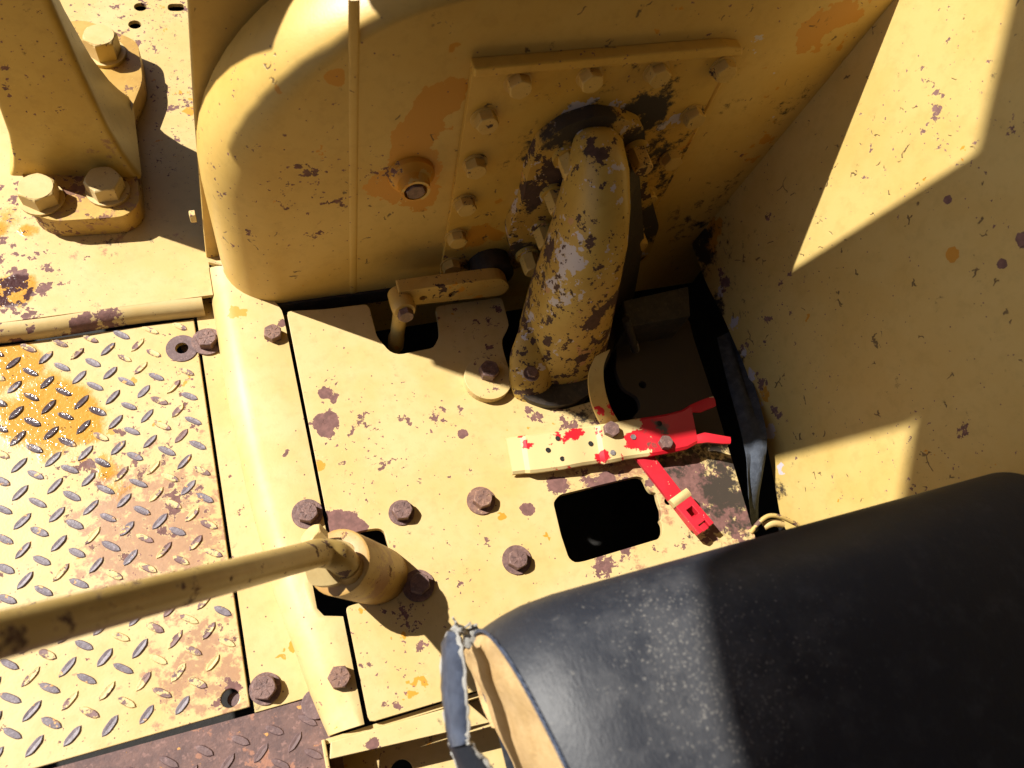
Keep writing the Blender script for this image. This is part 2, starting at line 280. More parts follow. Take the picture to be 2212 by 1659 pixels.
def vinyl():
    s = NT('black worn vinyl')
    d0, d1 = fl(1480, 1290, .36), fl(1600, 1560, .38)
    dust = s.spots([(fl(1430, 1300, .36), 0.06, 0.5), (fl(1480, 1400, .37), 0.055, 0.8), (fl(1550, 1520, .38), 0.06, 0.8), (fl(1600, 1600, .38), .05, .5), (fl(1700, 1380, .38), .08, .5), (fl(1330, 1450, .38), .08, .3)])
    v2 = s.t.nodes.new('ShaderNodeTexVoronoi'); s.put(v2.inputs['Vector'], s.vmath('ADD', s.pos, s.vmath('MULTIPLY', s.t_noise(300), (0.004, 0.004, 0.004)))); v2.inputs['Scale'].default_value = 430
    sp = s.t.nodes.new('ShaderNodeSeparateColor'); s.t.links.new(v2.outputs['Color'], sp.inputs[0])
    amt = s.math('MULTIPLY', dust, 0.42)
    fine = s.math('MULTIPLY', s.math('MULTIPLY', s.step(v2.outputs['Distance'], 0.55, 0.2), s.step(s.math('ADD', sp.outputs[0], amt), 0.97, 1.16)), s.math('ADD', 0.10, s.math('MULTIPLY', sp.outputs[1], 0.40)))
    haze = s.math('MULTIPLY', s.step(s.math('ADD', s.noise(40, 5, 0.7, off=3), s.math('MULTIPLY', dust, 0.2)), 0.48, 0.85), 0.34)
    col = s.mix(haze, (0.016, 0.0185, 0.026), (0.10, 0.10, 0.105))
    col = s.mix(fine, col, (0.30, 0.28, 0.25))
    st = s.vmath('MULTIPLY', s.pos, (1.0, 0.35, 0.35))
    sc = s.math('MULTIPLY', s.step(s.noise(420, 3, 0.6, vec=st), 0.58, 0.78), 0.12)
    col = s.mix(sc, col, (0.16, 0.165, 0.18))
    s.put(s.b.inputs['Base Color'], col); s.put(s.b.inputs['Roughness'], s.fmix(haze, 0.52, 0.62))
    h = s.math('ADD', s.noise(520, 3, 0.6, vec=st), s.math('MULTIPLY', s.noise(22, 4, 0.5), 2.2))
    s.bump(h, 0.30, 0.0013)
    return s.m
M['vinyl'] = vinyl()
def fabric(name, c, c2, scale=900, rough=0.9):
    s = NT(name)
    w1 = s.t.nodes.new('ShaderNodeTexWave'); s.put(w1.inputs['Vector'], s.pos); w1.inputs['Scale'].default_value = scale * 0.5; w1.bands_direction = 'DIAGONAL'
    n = s.noise(70, 6, 0.65)
    col = s.mix(s.step(n, 0.35, 0.7), c, c2)
    col = s.mix(s.math('MULTIPLY', w1.outputs[1], 0.35), col, tuple(q * 1.6 for q in c2))
    s.put(s.b.inputs['Base Color'], col); s.b.inputs['Roughness'].default_value = rough
    s.bump(s.math('ADD', w1.outputs[1], s.math('MULTIPLY', n, 6)), 0.6, 0.0016)
    return s.m
M['flap'] = fabric('torn blue-black vinyl', (0.022, 0.028, 0.048), (0.06, 0.075, 0.115), 500, 0.45)
M['belt'] = fabric('grey-blue webbing', (0.03, 0.036, 0.05), (0.085, 0.10, 0.13), 700)
M['scrim'] = fabric('grey backing cloth', (0.28, 0.27, 0.25), (0.42, 0.41, 0.38), 900)
def foam():
    s = NT('old seat foam')
    n = s.noise(45, 7, 0.65); g = s.noise(420, 5, 0.75, off=2)
    col = s.mix(s.step(n, 0.35, 0.7), (0.62, 0.42, 0.20), (0.50, 0.32, 0.13))
    col = s.mix(s.math('MULTIPLY', s.step(g, 0.58, 0.75), 0.5), col, (0.22, 0.13, 0.05))
    s.put(s.b.inputs['Base Color'], col); s.b.inputs['Roughness'].default_value = 0.95
    s.bump(s.math('ADD', g, s.math('MULTIPLY', n, 2)), 0.6, 0.002)
    return s.m
M['foam'] = foam()
M['dust'] = metal('dry earth', (0.20, 0.15, 0.10), (0.28, 0.22, 0.15), 0.95)

# ------------------------------------------------------------------ mesh helpers
def finish(bm, name, mat, parent=None, smooth=None, bevel=0.0, loc=None):
    bmesh.ops.recalc_face_normals(bm, faces=bm.faces[:])
    me = bpy.data.meshes.new(name); bm.to_mesh(me); bm.free()
    return link(me, name, mat, parent, smooth, bevel)
def link(me, name, mat, parent=None, smooth=None, bevel=0.0):
    if mat is not None and not me.materials: me.materials.append(mat)
    if smooth is not None:
        for p in me.polygons: p.use_smooth = True
        try: me.set_sharp_from_angle(angle=math.radians(smooth))
        except Exception: pass
    o = bpy.data.objects.new(name, me); COL.objects.link(o)
    if parent is not None: o.parent = parent
    if bevel:
        b = o.modifiers.new('edge', 'BEVEL'); b.width = bevel; b.segments = 2; b.limit_method = 'ANGLE'; b.angle_limit = math.radians(40)
    return o
def tag(o, label, cat, group=None):
    o['label'] = label; o['category'] = cat
    if group: o['group'] = group
    return o
def struct(o): o['kind'] = 'structure'; return o
def thing(name, label, cat, group=None):
    o = bpy.data.objects.new(name, None); COL.objects.link(o); o.empty_display_size = 0.05
    return tag(o, label, cat, group)

def prism_bm(loops, vec, bm=None):
    """closed solid: planar loops (outline first, holes after) pushed along vec"""
    bm = bm or bmesh.new(); vec = Vector(vec); rings = []; edges = []
    for lp in loops:
        vs = [bm.verts.new(p) for p in lp]; rings.append(vs)
        edges += [bm.edges.new((vs[i], vs[(i + 1) % len(vs)])) for i in range(len(vs))]
    top = bmesh.ops.triangle_fill(bm, use_beauty=True, use_dissolve=False, edges=edges)['geom']
    faces = [f for f in top if isinstance(f, bmesh.types.BMFace)]
    mp = {}
    for vs in rings:
        for v in vs: mp[v] = bm.verts.new(v.co + vec)
    for f in faces: bm.faces.new([mp[v] for v in reversed(f.verts)])
    for vs in rings:
        for i in range(len(vs)):
            a, b = vs[i], vs[(i + 1) % len(vs)]
            bm.faces.new((a, b, mp[b], mp[a]))
    return bm
def rounded(pts, r, n=4):
    """round the corners of a closed loop"""
    out = []; k = len(pts); rs = r if isinstance(r, (list, tuple)) else [r] * k
    for i in range(k):
        p = Vector(pts[i]); a = Vector(pts[i - 1]) - p; b = Vector(pts[(i + 1) % k]) - p
        q = min(rs[i], a.length * 0.45, b.length * 0.45)
        if q < 1e-5: out.append(p); continue
        A = p + a.normalized() * q; B = p + b.normalized() * q
        for j in range(n + 1):
            t = j / n; out.append(A * (1 - t) ** 2 + p * 2 * t * (1 - t) + B * t * t)
    return out
def circle(c, r, ax1, ax2, n=24, ph=0.0):
    c = Vector(c); a = Vector(ax1); b = Vector(ax2)
    return [c + a * (r * math.cos(ph + 2 * math.pi * i / n)) + b * (r * math.sin(ph + 2 * math.pi * i / n)) for i in range(n)]
def loft_bm(rings, closed=True, caps=True, bm=None):
    bm = bm or bmesh.new(); R = [[bm.verts.new(p) for p in r] for r in rings]; n = len(R[0])
    for i in range(len(R) - 1):
        for j in range(n if closed else n - 1):
            k = (j + 1) % n
            bm.faces.new((R[i][j], R[i][k], R[i + 1][k], R[i + 1][j]))
    if caps and closed:
        bm.faces.new(R[0]); bm.faces.new(list(reversed(R[-1])))
    return bm
def tube_rings(path, radii, n=20, squash=1.0):
    path = [Vector(p) for p in path]; rings = []
    t = (path[1] - path[0]).normalized(); up = Vector((0, 0, 1)) if abs(t.z) < 0.9 else Vector((0, 1, 0))
    for i, p in enumerate(path):
        if i == 0: t = path[1] - path[0]
        elif i == len(path) - 1: t = path[-1] - path[-2]
        else: t = path[i + 1] - path[i - 1]
        t.normalize(); a = t.cross(up).normalized(); b = a.cross(t).normalized(); up = b
        r = radii if not isinstance(radii, (list, tuple)) else radii[i]
        rings.append([p + a * (r * math.cos(2 * math.pi * j / n)) + b * (r * squash * math.sin(2 * math.pi * j / n)) for j in range(n)])
    return rings
def tube(name, path, radii, mat, parent=None, n=20, squash=1.0):
    return finish(loft_bm(tube_rings(path, radii, n, squash)), name, mat, parent, smooth=50)
def smooth_path(pts, k=6):
    P = [Vector(p) for p in pts]; out = []
    for i in range(len(P) - 1):
        p0 = P[max(i - 1, 0)]; p1 = P[i]; p2 = P[i + 1]; p3 = P[min(i + 2, len(P) - 1)]
        for j in range(k):
            t = j / k
            out.append(0.5 * ((2 * p1) + (p2 - p0) * t + (2 * p0 - 5 * p1 + 4 * p2 - p3) * t * t + (3 * p1 - p0 - 3 * p2 + p3) * t ** 3))
    out.append(P[-1]); return out
def box_bm(lo, hi, bm=None):
    x0, y0, z0 = lo; x1, y1, z1 = hi
    return prism_bm([[(x0, y0, z1), (x1, y0, z1), (x1, y1, z1), (x0, y1, z1)]], (0, 0, z0 - z1), bm)

def hex_mesh(R, h, marks=True, chamfer=0.12):
    """hex bolt head standing on z = 0 with chamfered crown and raised grade marks"""
    bm = bmesh.new(); n = 6
    def ring(r, z, k=12):
        out = []
        for i in range(k):
            a = 2 * math.pi * i / k; lim = R * math.cos(math.pi / 6) / math.cos((a % (math.pi / 3)) - math.pi / 6)
            rr = min(lim, r); out.append((rr * math.cos(a), rr * math.sin(a), z))
        return out
    rings = [ring(R, 0, 24), ring(R, h * (1 - chamfer * 1.3), 24), ring(R * 0.94, h * (1 - chamfer * 0.5), 24), ring(R * 0.84, h, 24)]
    loft_bm(rings, bm=bm)
    if marks:
        for i in range(6):
            a = math.pi / 3 * i + 0.3; d = Vector((math.cos(a), math.sin(a), 0)); q = Vector((-d.y, d.x, 0)) * R * 0.05
            p, e = d * R * 0.3, d * R * 0.68
            prism_bm([[p + q + Vector((0, 0, h * 1.05)), p - q + Vector((0, 0, h * 1.05)), e - q + Vector((0, 0, h * 1.05)), e + q + Vector((0, 0, h * 1.05))]], (0, 0, -h * 0.12), bm)
    bmesh.ops.recalc_face_normals(bm, faces=bm.faces[:])
    me = bpy.data.meshes.new('hex_bolt'); bm.to_mesh(me); bm.free(); return me
def washer_mesh(R, r, t):
    bm = prism_bm([circle((0, 0, t), R, (1, 0, 0), (0, 1, 0), 28), circle((0, 0, t), r, (1, 0, 0), (0, 1, 0), 20)], (0, 0, -t))
    bmesh.ops.recalc_face_normals(bm, faces=bm.faces[:])
    me = bpy.data.meshes.new('washer'); bm.to_mesh(me); bm.free(); return me
_cache = {}
def bolt(parent, p, R=0.0125, h=0.011, mat='bolt_rust', wash=0.0, wt=0.003, nrm=(0, 0, 1), wmat=None, spin=None, seat=0.0, name='hex_bolt', marks=True):
    """bolt head sitting on its washer; p is the point on the plate surface"""
    k = (R, h, mat, marks)
    if k not in _cache: me = hex_mesh(R, h, marks); me.materials.append(M[mat]); _cache[k] = me
    q = Vector(nrm).normalized().to_track_quat('Z', 'Y'); spin = random.random() * 6 if spin is None else spin
    tilt = Matrix.Rotation(random.uniform(-.03, .03), 4, 'X')
    t = wt if wash else 0.0
    o = link(_cache[k], name, None, parent); o.matrix_basis = Matrix.Translation(Vector(p) + Vector(nrm).normalized() * (t + seat - 0.0004)) @ q.to_matrix().to_4x4() @ tilt @ Matrix.Rotation(spin, 4, 'Z')
    if wash:
        kw = ('w', wash, R, wt, wmat or mat)
        if kw not in _cache: me = washer_mesh(wash, R * 0.55, wt); me.materials.append(M[wmat or mat]); _cache[kw] = me
        wv = link(_cache[kw], 'washer', None, o)
        wv.location = (random.uniform(-.001, .001), random.uniform(-.001, .001), -t)
    return o

# ------------------------------------------------------------------ the setting below the machine
gb = bmesh.new(); vs = [gb.verts.new(p) for p in ((-60, -60, -1.05), (60, -60, -1.05), (60, 60, -1.05), (-60, 60, -1.05))]; gb.faces.new(vs)
struct(finish(gb, 'ground', M['dust']))
pan = struct(finish(box_bm((-0.70, -0.75, -0.46), (1.0, 1.6, -0.45)), 'belly_pan', M['pit']))
for lo, hi in (((-0.72, -0.75, -0.45), (-0.70, 1.6, -0.06)), ((1.0, -0.75, -0.45), (1.02, 1.6, -0.06)), ((-0.70, 1.6, -0.45), (1.0, 1.62, -0.06)), ((-0.70, -0.77, -0.45), (1.0, -0.75, -0.06))):
    struct(finish(box_bm(lo, hi), 'belly_side', M['pit']))

struct(finish(box_bm((.022, .68, -.44), (1.0, 1.58, .40)), 'light_stop_box', M['pit']))  # closed box added behind the case to stop sunlight leaking in
struct(finish(box_bm((.715, -.74, -.44), (.73, .655, .02)), 'belly_side', M['pit']))  # skirt added to stop light coming in under the side panel

# ------------------------------------------------------------------ floor plate
def P2(lst, z=0.0): return [fl(u, v, z) for u, v in lst]
def z7(lst): return [((1800 + a / 1.659) * .553, (1300 + b / 1.659) * .553) for a, b in lst]
out = P2([(619, 672), (700, 668), (790, 657), (798, 664), (814, 727), (842, 760), (862, 766), (937, 751), (949, 726), (947, 696), (940, 662), (1010, 652), (1084, 642),
          (1100, 703), (1084, 734), (1086, 753), (1100, 800), (1114, 838), (1150, 872), (1215, 885), (1282, 866), (1296, 905), (1335, 918), (1362, 908), (1384, 882), (1378, 858), (1345, 838), (1330, 800),
          (1335, 722), (1345, 706), (1488, 688), (1500, 735), (1545, 870), (1625, 1140)])
out += [Vector((.552, .03, 0)), Vector((.0345, .034, 0))] + P2([(747, 1312), (762, 1306), (846, 1287), (859, 1278), (863, 1266), (834, 1163), (830, 1147), (818, 1141), (798, 1143), (715, 1161)])
sq = P2(z7([(600, 1100), (640, 1050), (1140, 928), (1185, 940), (1215, 1010), (1240, 1035), (1268, 1035), (1275, 1080), (1300, 1150), (1300, 1205), (1290, 1215), (1308, 1245), (1310, 1300), (1285, 1335), (800, 1480), (740, 1490), (700, 1460), (650, 1310)]))
hs = circle(fl(1388, 831), .0055, (1, 0, 0), (0, 1, 0), 14); hs2 = circle(fl(1443, 1083), .005, (1, 0, 0), (0, 1, 0), 12)
floor = finish(prism_bm([rounded(out, .006, 2), rounded(sq, .004, 2), hs, hs2], (0, 0, -.009)), 'floor_plate', M['floor'], bevel=.0012)
tag(floor, 'yellow steel floor plate with chipped paint, a square opening and washer bolts', 'floor plate')
for u, v, R, w_, mt in ((868, 1107, .0125, .0155, 'bolt_rust'), (1040, 1082, .0125, .0178, 'bolt_rust2'), (1115, 1212, .0125, .0178, 'bolt_rust'), (905, 1265, .0125, .0185, 'bolt_rust')):
    bolt(floor, fl(u, v), R, .012, mt, w_)
disc = finish(prism_bm([circle(fl(1055, 815, .012), .032, (1, 0, 0), (0, 1, 0), 40)], (0, 0, -.0118)), 'round_cover', M['bolt_cream'], floor, bevel=.0015)
bolt(disc, fl(1055, 806, .012), .0135, .014, 'bolt_rust', 0)

# ------------------------------------------------------------------ rolled-edge plate left of the seam
def ridge_x(y):
    pts = [(-.05, -.008), (.03, -.008), (.07, -.018), (.2, -.040), (.33, -.052), (.45, -.057), (.7, -.058)]
    for (a, b), (c, d) in zip(pts, pts[1:]):
        if a <= y <= c: return b + (d - b) * (y - a) / (c - a)
    return pts[-1][1]
def ridge_ring(y, x_seam, dz=0.0):
    xl = ridge_x(y); r = .030; pts = []
    pts.append(Vector((x_seam, y, 0)))
    for k in range(3): pts.append(Vector((x_seam + (xl + r - x_seam) * (k + 1) / 4, y, .0012 * math.sin((k + 1) / 4 * 3.14))))
    for k in range(9):
        a = math.pi / 2 * k / 8; pts.append(Vector((xl + r - r * math.sin(a), y, -r + r * math.cos(a))))
    pts.append(Vector((xl, y, -.0345)))
    inner = [Vector((p.x + (.004 if i > 4 else 0), p.y, min(p.z - .006, -.006) if i < 12 else p.z)) for i, p in enumerate(pts)]
    return pts + list(reversed(inner))
ys = [.034, .036, .05, .08, .11, .14, .149, .155, .165, .175, .185, .195, .202, .208, .24, .28, .33, .38, .43, .48, .52, .545, .556, .568, .578, .590, .604, .618, .632, .646]
def seam_x(y):
    x = .0295
    if .149 < y < .203: x = .0295 - .026 * min(1, (y - .149) / .010, (.203 - y) / .008) ** .5   # notch for the lever
    if y > .552:                                                                              # cut around the case corner
        x = .0295 - .0835 * (1 - max(0, 1 - ((y - .552) / .096) ** 2) ** .5) ** .62 if y < .646 else -.052
    return max(x, ridge_x(y) + .004)
rp = finish(loft_bm([ridge_ring(y, seam_x(y)) for y in ys]), 'edge_plate', M['ridge'], smooth=35)
tag(rp, 'narrow yellow plate with rounded rolled edge beside the tread plate', 'floor plate')
bolt(rp, fl(590, 725), .0118, .012, 'bolt_rust2', 0); bolt(rp, fl(665, 1112), .0125, .012, 'bolt_rust', .0178)
bolt(rp, fl(733, 1464), .0125, .014, 'bolt_rust2', 0)

# ------------------------------------------------------------------ lower strip, tread plates
TZ = -.035
st = finish(prism_bm([[Vector((-.0795, .612, TZ)), Vector((-.0795, .079, TZ)), Vector((-.004, .079, TZ)), Vector((-.004, .2, TZ)), Vector((-.03, .612, TZ))]], (0, 0, -.008)), 'lower_strip', M['strip'], bevel=.001)
tag(st, 'flat yellow strip between tread plate and rolled edge', 'floor plate')
bolt(st, fl(449, 740, TZ), .0135, .012, 'bolt_rust', .020); bolt(st, fl(572, 1487, TZ), .0138, .013, 'bolt_rust', 0.017)
def lens_mesh(L, Wd, H, seed):
    rnd = random.Random(seed); bm = bmesh.new(); n = 8; base = []; top = []
    for s in (1, -1):
        for i in range(n):
            t = -1 + 2 * i / n if s == 1 else 1 - 2 * i / n
            wd = (1 - abs(t) ** 3.6) * Wd / 2
            base.append(Vector((t * L / 2, s * wd if i else 0, -.0004))); top.append(Vector((t * L / 2 * .84, s * wd * .74, H * (1 - .25 * abs(t) ** 3) * rnd.uniform(.92, 1.04))))
    loft_bm([base, top], bm=bm)
    bmesh.ops.recalc_face_normals(bm, faces=bm.faces[:])
    me = bpy.data.meshes.new('tread_lug'); bm.to_mesh(me); bm.free(); return me
lens = {}
for key in ('lug', 'lug_painted', 'lug_rust'):
    lens[key] = []
    for sd in range(4):
        me = lens_mesh(.0255, .0088, .0021, sd); me.materials.append(M[key]); lens[key].append(me)
t1 = finish(prism_bm([[Vector((-.47, .583, TZ)), Vector((-.47, .0865, TZ)), Vector((-.0835, .0865, TZ)), Vector((-.0835, .583, TZ))],
                      circle(fl(395, 752, TZ), .0085, (1, 0, 0), (0, 1, 0), 20), circle(fl(497, 1508, TZ), .0098, (1, 0, 0), (0, 1, 0), 20)], (0, 0, -.007)), 'tread_plate', M['tread'], bevel=.001)
tag(t1, 'yellow and rust tread plate covered with raised worn lugs', 'tread plate')
wsh = link(washer_mesh(.0195, .0082, .0015), 'washer_ring', M['lug_rust'], t1); wsh.location = fl(393, 753, TZ)
for u, v, dx in ((399, 748, .002), (500, 1512, .003)):
    c = fl(u, v, TZ - .012)
    finish(prism_bm([circle(c + Vector((dx, 0, 0)), .0075, (1, 0, 0), (0, 1, 0), 14)], (0, 0, -.006)), 'slotted_screw', M['lug_rust'], t1, bevel=.0008)
def lugs(parent, y0, y1, x0, x1, z, rust=False):
    cnt = 0
    for typ in (0, 1):
        for i in range(-7, 9):
            for j in range(-4, 22):
                x = (-.2435 if typ == 0 else -.2250) + .0355 * i + (j * .0004 if not rust else .004); y = (.5398 if typ == 0 else .5217) - .03455 * j
                if not (x0 + .004 < x < x1 - .012 and y0 + .006 < y < y1 - .008): continue
                if (Vector((x, y)) - fl(393, 753, z).xy).length < .028 or (Vector((x, y)) - fl(497, 1508, z).xy).length < .026: continue
                k = 'lug'
                edge = (x > -.17 and random.random() < .6) or random.random() < .10 or (y > .49 and x > -.25 and random.random() < .55) or (y < .2 and random.random() < .45)
                if edge: k = 'lug_painted'
                if rust: k = 'lug_rust'
                o = link(random.choice(lens[k]), 'tread_lug', None, parent)
                o.location = (x + random.uniform(-.0006, .0006), y + random.uniform(-.0006, .0006), z)
                o.rotation_euler = (0, 0, math.radians((-38 if typ == 0 else 43) + random.uniform(-3, 3)))
                o.scale = (random.uniform(.9, 1.04), random.uniform(.85, 1.05), random.uniform(.75, 1.1)); cnt += 1
    return cnt
c1 = lugs(t1, .0865, .583, -.40, -.0835, TZ)
T2 = -.037
t2 = finish(prism_bm([[Vector((-.47, .0852, T2)), Vector((-.47, -.30, T2)), Vector((-.012, -.30, T2)), Vector((.005, .0775, T2))]], (0, 0, -.007)), 'tread_plate', M['tread2'], bevel=.001)
tag(t2, 'bare brown rusted tread plate beside the channel beam', 'tread plate')
c2 = lugs(t2, -.12, .0775, -.40, .0, T2, True)
finish(prism_bm([circle(fl(683, 1520, T2 + .004), .016, (1, 0, 0), (0, 1, 0), 24)], (0, 0, -.0042)), 'round_plug', M['lug_rust'], t2, bevel=.0012)
print('lugs', c1, c2)

# ------------------------------------------------------------------ deck behind the tread plate
dk = thing('deck', 'yellow deck plate with rust spots and oil under the bolted pillar', 'deck plate')
dh = [circle(fl(303, 15, D), .0095, (1, 0, 0), (0, 1, 0), 18), circle(fl(291, 53, D), .0095, (1, 0, 0), (0, 1, 0), 18),
      rounded([fl(362, 8, D), fl(398, 8, D), fl(398, 24, D), fl(362, 24, D)], .009, 4)]
finish(prism_bm([[Vector((-.62, .602, D)), Vector((-.0535, .602, D)), Vector((-.0535, .645, D)), Vector((.018, .645, D)), Vector((.018, 1.5, D)), Vector((-.62, 1.5, D))]] + dh, (0, 0, -.006)), 'plate', M['deck'], dk)
prof = [(.6019, D)] + [(.6019 - .016 * math.sin(math.pi / 2 * k / 6), D - .016 + .016 * math.cos(math.pi / 2 * k / 6)) for k in range(1, 7)] + [(.5859, -.0345), (.590, -.0345), (.590, D - .013), (.6019, D - .006)]
finish(loft_bm([[Vector((x, y + .0015 * math.sin(x * 31), z)) for y, z in prof] for x in [-.62 + .02 * i for i in range(28)] + [-.068]]), 'rolled_edge', M['nosing'], dk, smooth=40)

# ------------------------------------------------------------------ bolted pillar on the deck
pl = thing('pillar', 'yellow upright pillar casting bolted to the deck with rusty foot', 'pillar')
FZ = .022
foot = [fl(62, 455, FZ), fl(110, 478, FZ), fl(270, 468, FZ), fl(302, 440, FZ), fl(296, 380, FZ), Vector((-.122, .90, FZ)), Vector((-.100, .96, FZ)), Vector((-.100, 1.04, FZ)), Vector((-.17, 1.09, FZ)), Vector((-.30, 1.06, FZ)), fl(40, 330, FZ)]
finish(prism_bm([rounded(foot, .016, 4)], (0, 0, D - FZ + .0005)), 'foot_flange', M['flange'], pl, smooth=40, bevel=.004)
def pil_ring(z, ff):
    # body corners, leaning and narrowing upward
    fl_ = Vector((-.262 + .028 * ff, .800 - .012 * ff, z)); fr = Vector((-.128 - .02 * ff, .785 + .012 * ff, z))
    br = Vector((-.135 - .035 * ff, .93 - .01 * ff, z)); bl = Vector((-.255 + .028 * ff, .96 - .03 * ff, z))
    return rounded([fl_, fr, br, bl], [.005, .012, .012, .012], 3)
finish(loft_bm([pil_ring(z, f) for z, f in ((FZ - .004, -.5), (FZ + .005, -.32), (FZ + .016, -.15), (FZ + .035, .08), (.10, .42), (.18, .75), (.28, 1.0), (.45, 1.2), (.72, 1.4))]), 'post', M['pillar'], pl, smooth=40)
bolt(pl, fl(92, 430, FZ), .0235, .022, 'bolt_cream', .027, .004, spin=.4, marks=False)
bolt(pl, fl(232, 414, FZ), .0235, .022, 'bolt_cream', .027, .004, spin=1.1, marks=False)
bolt(pl, fl(228, 118, FZ), .0235, .030, 'bolt_cream', .028, .006, spin=.2, marks=False)

# ------------------------------------------------------------------ dash panel behind the case and an added plate that blocks sun
PY = .662
dpl = [py(446, 560, PY), py(440, 500, PY), py(420, 250, PY), py(406, 0, PY)]
dpl = [Vector((dpl[0].x, PY, -.10))] + dpl + [Vector((dpl[3].x, PY, .46)), Vector((.40, PY, .46)), Vector((.40, PY, -.10))]
dash = finish(prism_bm([dpl], (0, .012, 0)), 'dash_panel', M['case'], bevel=.002)
tag(dash, 'flat yellow panel standing behind the rounded case', 'panel')
cw = [(.165, .400), (.146, .436), (.097, .406), (.0615, .362), (.0385, .322), (.0235, .284), (.0140, .252), (.0055, .252), (.006, .62), (.11, .655), (.063, .975), (.12, 1.05), (.36, .95), (.386, .83), (.426, .455), (.426, .400)]  # added unseen plate, outlined to cast the floor and panel shadows
blocker = finish(prism_bm([rounded([Vector((x - .274, .75, z + .3455)) for x, z in cw], .001, 2)], (0, .01, 0)), 'sun_blocker', M['case'], bevel=.002)
tag(blocker, 'added yellow sun cowl plate above the rounded case', 'blocker')
bolt(dash, Vector((dpl[1].x, PY + .006, .07)), .008, .007, 'bolt_cream', 0, nrm=(-1, 0, 0), marks=False)

# ------------------------------------------------------------------ rounded case
cs = thing('rounded_case', 'large yellow case with rounded edge and bolted cover plate', 'case')
X0, X1, ZB, ZT, RC, FR = -.036, .80, -.12, .468, .30, .070
def case_outline(ins, rt):
    pts = [Vector((X1, 0, ZB)), Vector((X0 + ins, 0, ZB)), Vector((X0 + ins, 0, .06))]
    zt = ZT - ins * rt
    r = max(RC - ins, .02); cxx, czz = X0 + ins + r, zt - r
    for k in range(17):
        a = math.pi / 2 * k / 16; pts.append(Vector((cxx - r * math.cos(a), 0, czz + r * math.sin(a))))
    for k in range(1, 7): pts.append(Vector((cxx + (X1 - cxx) * k / 6, 0, zt)))
    return pts
rings = []
for p in [(.0, .60)] : pass
rings.append([Vector((v.x, .655, v.z)) for v in case_outline(0, .3)])
for k in range(11):
    a = math.pi / 2 * k / 10
    rings.append([Vector((v.x, .640 - FR * math.sin(a), v.z)) for v in case_outline(FR * (1 - math.cos(a)), .25)])
finish(loft_bm(rings), 'shell', M['case'], cs, smooth=60)
# vertical weld seam
finish(loft_bm([[Vector((.126 + .010 * z_ * -1 + .005 * math.cos(math.pi * j / 6), .5703 - .0013 * math.sin(math.pi * j / 6), z_)) for j in range(7)] for z_ in [-.05 + .0314 * i for i in range(17)]], closed=False), 'weld_seam', M['case'], cs, smooth=60)
CYF = .5625
cover = [py(1022, 150, CYF), py(1565, 105, CYF), py(1556, 170, CYF), py(1420, 440, CYF), py(1400, 560, CYF), py(1200, 640, CYF), py(945, 640, CYF)]
cv = finish(prism_bm([rounded(cover, .005, 2)], (0, .0072, 0)), 'cover_plate', M['cover'], cs, bevel=.001)
rail = [py(1018, 152, .565), py(1018, 132, .565), py(1560, 88, .565), py(1597, 92, .565), py(1597, 106, .565)]
finish(prism_bm([[p + Vector((0, -.010, 0)) for p in rail]], (0, .0152, 0)), 'drip_rail', M['cover'], cs, bevel=.002)
for u, v in ((1118, 172), (1272, 160), (1418, 150), (1560, 140), (1047, 250), (1024, 350), (1003, 433), (985, 505), (972, 566), (1495, 243), (1447, 335), (1395, 415)):
    p = py(u, v + 4, CYF); bolt(cv, p, .0128, .0115, 'bolt_paint', .0150, .002, nrm=(0, -1, 0), marks=False)
# side edge line of the cover (stiffener angle)
a_, b_2 = py(1560, 165, .568), py(1415, 445, .568)
tube('edge_bead', [a_, (a_ + b_2) / 2, b_2], .0035, M['cover'], cs, 8)
# filler plug
pb = py(888, 375, .57)
finish(loft_bm([circle(pb + Vector((0, .001, 0)), .0275, (1, 0, 0), (0, 0, 1), 28), circle(pb + Vector((0, -.006, 0)), .026, (1, 0, 0), (0, 0, 1), 28), circle(pb + Vector((0, -.012, -.002)), .0185, (1, 0, 0), (0, 0, 1), 28), circle(pb + Vector((0, -.024, -.003)), .0170, (1, 0, 0), (0, 0, 1), 28),
                circle(pb + Vector((0, -.024, -.003)), .0135, (1, 0, 0), (0, 0, 1), 28), circle(pb + Vector((0, -.016, -.003)), .0130, (1, 0, 0), (0, 0, 1), 28)]), 'plug_boss', M['case'], cs, smooth=35)
bolt(cs, pb + Vector((0, -.016, -.003)), .0115, .010, 'bolt_rust', 0, nrm=(0, -1, 0), name='pipe_plug', marks=False)
# bottom rubber lip
finish(loft_bm([[Vector((p.x, p.y, z)) for p in [Vector((X0 + FR - (FR + .004) * math.cos(math.pi / 2 * k / 8), .640 - (FR + .004) * math.sin(math.pi / 2 * k / 8), 0)) for k in range(9)] + [Vector((.30, .566, 0))] + [Vector((.30, .575, 0))] + [Vector((X0 + FR - (FR - .006) * math.cos(math.pi / 2 * k / 8), .640 - (FR - .006) * math.sin(math.pi / 2 * k / 8), 0)) for k in range(8, -1, -1)]] for z in (-.03, -.004)]), 'rubber_lip', M['black'], cs)

# ------------------------------------------------------------------ side panel on the right
wb = [(1470, 470), (1497, 535), (1522, 605), (1562, 685), (1612, 800), (1650, 930), (1674, 1050), (1686, 1120)]
wall_pts = [wl(u, v) for u, v in wb]
e = wall_pts[-1]
def wpt(y, z): return Vector((WD + .127 * z, y, z))
loop = wall_pts + [wpt(.02, -.06), wpt(-.45, -.06), wpt(-.45, .62), wpt(.40, .62), wpt(.64, .62), wpt(.64, .09)]
side = finish(prism_bm([rounded(loop, .012, 3)], (.010, 0, -.001)), 'side_panel', M['wall'], bevel=.002)
tag(side, 'tall sloping yellow side panel with small dark chips and cracks', 'panel')

